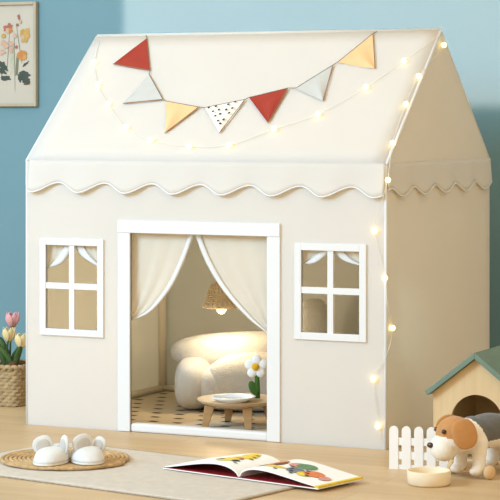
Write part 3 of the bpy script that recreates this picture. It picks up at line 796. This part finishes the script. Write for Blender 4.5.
# ------------------------------------------------------------------ white picket fence
fa = on_floor(389, 468.5); fb = on_floor(449, 471)
fd = (fb-fa); fL = fd.length
fence = thing('picket_fence', 'small white toy picket fence beside the dog house behind the wooden bowl', 'fence', (fa+fb)/2, math.atan2(fd.y, fd.x))
for k in range(5):
    x = -fL/2 + 0.014 + (fL-0.028)*k/4
    bm = NB(); w = 0.0125
    prof2 = [(-w, 0), (w, 0), (w, 0.106)] + [(w*math.cos(a), 0.106+w*math.sin(a)) for a in [PI*j/10 for j in range(1, 10)]] + [(-w, 0.106)]
    A = [bm.verts.new((x+q[0], -0.005, q[1])) for q in prof2]; B = [bm.verts.new((x+q[0], 0.003, q[1])) for q in prof2]
    bm.faces.new(A); bm.faces.new(B[::-1])
    for j in range(len(A)): bm.faces.new((A[j], A[(j+1) % len(A)], B[(j+1) % len(A)], B[j]))
    obj('picket', bm, 'white', fence)
for z0, z1 in ((0.0, 0.012), (0.027, 0.048), (0.066, 0.086)):
    bm = NB(); box(bm, (-fL/2+0.004, -0.003, z0), (fL/2-0.004, 0.0075, z1)); obj('rail', bm, 'white', fence, bevel=0.001)

# ------------------------------------------------------------------ bowl
p = on_floor(429, 484.5)
bowl = tag(obj('wooden_bowl', (lambda b: (lathe(b, [(0, 0), (0.052, 0), (0.057, 0.006), (0.058, 0.036), (0.056, 0.0385), (0.053, 0.036), (0.051, 0.010), (0.046, 0.007), (0, 0.006)], 48), b)[1])(NB()), 'bowl', smooth=True), 'round pale wooden toy bowl on the floor below the plush dog', 'bowl')
bowl.location = (p.x, p.y, 0)
md = bowl.modifiers.new('e', 'EDGE_SPLIT'); md.split_angle = 0.9

# ------------------------------------------------------------------ plush beagle pull toy
p = on_floor(475, 476)
head_dir = -camX*0.74 - camY*0.67
dog = thing('plush_dog', 'plush beagle toy with tan head and slate saddle on wooden wheels by the dog house', 'toy dog', (p.x, p.y, 0), math.atan2(head_dir.y, head_dir.x))
def cap(bm, pts, rs):
    for (a, ra), (b, rb) in zip(list(zip(pts, rs)), list(zip(pts, rs))[1:]):
        a, b = Vector(a), Vector(b); n = max(2, int((b-a).length/0.006))
        for k in range(n+1): ball(bm, a.lerp(b, k/n), ra+(rb-ra)*k/n, 12)
bm = NB()
ball(bm, (-0.05, 0, 0.118), (0.092, 0.050, 0.048), 20); ball(bm, (0.012, 0, 0.112), (0.046, 0.047, 0.052), 20); ball(bm, (-0.11, 0, 0.11), (0.05, 0.05, 0.05), 20)
for sx, sy in ((0.016, 0.03), (0.016, -0.03), (-0.115, 0.03), (-0.115, -0.03)):
    cap(bm, [(sx, sy, 0.095), (sx+0.004, sy*1.1, 0.05), (sx+0.006, sy*1.15, 0.026)], [0.025, 0.019, 0.0185])
    ball(bm, (sx+0.016, sy*1.15, 0.021), (0.024, 0.018, 0.0135), 12)
HR = Rz(-0.42) @ Ry(0.10)
hc = Vector((0.074, -0.005, 0.119))
ball(bm, hc, (0.050, 0.056, 0.050), 20); ball(bm, hc + HR @ Vector((0.036, 0, -0.030)), (0.038, 0.040, 0.037), 20); ball(bm, (0.04, 0, 0.115), (0.04, 0.04, 0.045), 16)
cap(bm, [(-0.15, 0, 0.13), (-0.175, 0, 0.165), (-0.175, 0, 0.19)], [0.012, 0.010, 0.008])
bm = remeshed(bm, 0.0035, 6)
hi_ = HR.inverted()
for f in bm.faces:
    c = f.calc_center_median(); q = hi_ @ (c-hc)
    f.material_index = 0
    if c.x > 0.035 and q.z > -0.011+0.30*q.x and q.x > -0.045 and not (abs(q.y) < 0.0 and q.x > 0.0): f.material_index = 1
    elif c.x < 0.026+0.5*(c.z-0.15) and c.z > 0.100-0.10*(c.x+0.04) and c.x > -0.14: f.material_index = 2
obj('body', bm, ['dogw', 'tan', 'slate'], dog, smooth=True)
for s in (1, -1):
    R = HR @ Rx(s*0.22) @ Ry(0.10)
    bm = NB(); superell(bm, hc + HR @ Vector((-0.004, s*0.056, 0.008)), (0.036, 0.0085, 0.040), 0.85, 28, 18, rot=R); obj('ear', bm, 'tan', dog, smooth=True)
    bm = NB(); ball(bm, hc + HR @ Vector((0.0425, s*0.026, 0.017)), 0.0065, 14); obj('eye', bm, 'eye', dog, smooth=True)
bm = NB(); ball(bm, hc + HR @ Vector((0.074, 0, -0.018)), (0.008, 0.0105, 0.0075), 16); obj('nose', bm, 'eye', dog, smooth=True)
for ax in (0.016, -0.115):
    bm = NB(); tube(bm, [(ax, -0.062, 0.0185), (ax, 0.062, 0.0185)], 0.004, 10); obj('axle', bm, 'wood', dog, smooth=True)
    for s in (1, -1):
        bm = NB(); ball(bm, (ax, s*0.066, 0.0195), (0.0195, 0.014, 0.0195), 24); obj('wheel', bm, 'wood', dog, smooth=True)

# ------------------------------------------------------------------ light
w = bpy.data.worlds.new('room_ambient'); sc.world = w; w.use_nodes = True
w.node_tree.nodes['Background'].inputs['Color'].default_value = (1.0, 0.825, 0.585, 1)
w.node_tree.nodes['Background'].inputs['Strength'].default_value = 1.22
def area(name, loc, target, size, power, color, size_y=None, spread=PI):
    l = bpy.data.lights.new(name, 'AREA'); l.energy = power; l.color = color; l.size = size; l.spread = spread
    if size_y: l.shape = 'RECTANGLE'; l.size_y = size_y
    o = bpy.data.objects.new(name, l); col.objects.link(o); o.location = loc
    o.rotation_euler = (Vector(target)-Vector(loc)).to_track_quat('-Z', 'Y').to_euler()
    return o
area('window_daylight', (-2.5, -4.2, 2.8), (-0.1, 0.2, 0.5), 2.0, 296, (0.42, 0.735, 1.04))
# added unseen lamp; narrow beam clears the ridge, makes the bright patch on the wall
wl0, wr0, wb0, wt0 = on_wall(124, 20).x, 1.75, on_wall(485, 106).z, 1.62
bd_ = Vector((0, 3.0, -1.26)).normalized(); wc_ = Vector(((wl0+wr0)/2, WALL_Y, (wb0+wt0)/2))
area('wall_patch_lamp', wc_ - bd_*3.3, wc_, wr0-wl0, 8.4, (1.0, 0.60, 0.49), (wt0-wb0)*math.cos(math.atan2(1.26, 3.0)), math.radians(1.2))
pl = bpy.data.lights.new('pendant_bulb_light', 'POINT'); pl.energy = 2.0; pl.color = (1.0, 0.80, 0.52); pl.shadow_soft_size = 0.03
po = bpy.data.objects.new('pendant_bulb_light', pl); col.objects.link(po); po.location = lamp.location + Vector((0, 0, -0.05))

# ------------------------------------------------------------------ camera
cam = bpy.data.cameras.new('camera'); co = bpy.data.objects.new('camera', cam); col.objects.link(co)
co.location = camP; co.rotation_euler = (PI/2, 0, TH_)
cam.sensor_width = 36; cam.sensor_fit = 'HORIZONTAL'; cam.lens = F/500*36
cam.shift_y = (HZ-250)/500
cam.clip_start = 0.05; cam.clip_end = 50
sc.camera = co
sc.view_settings.view_transform = 'Standard'; sc.view_settings.look = 'None'; sc.view_settings.gamma = 1; sc.view_settings.use_curve_mapping = False
sc.view_settings.exposure = 0.0
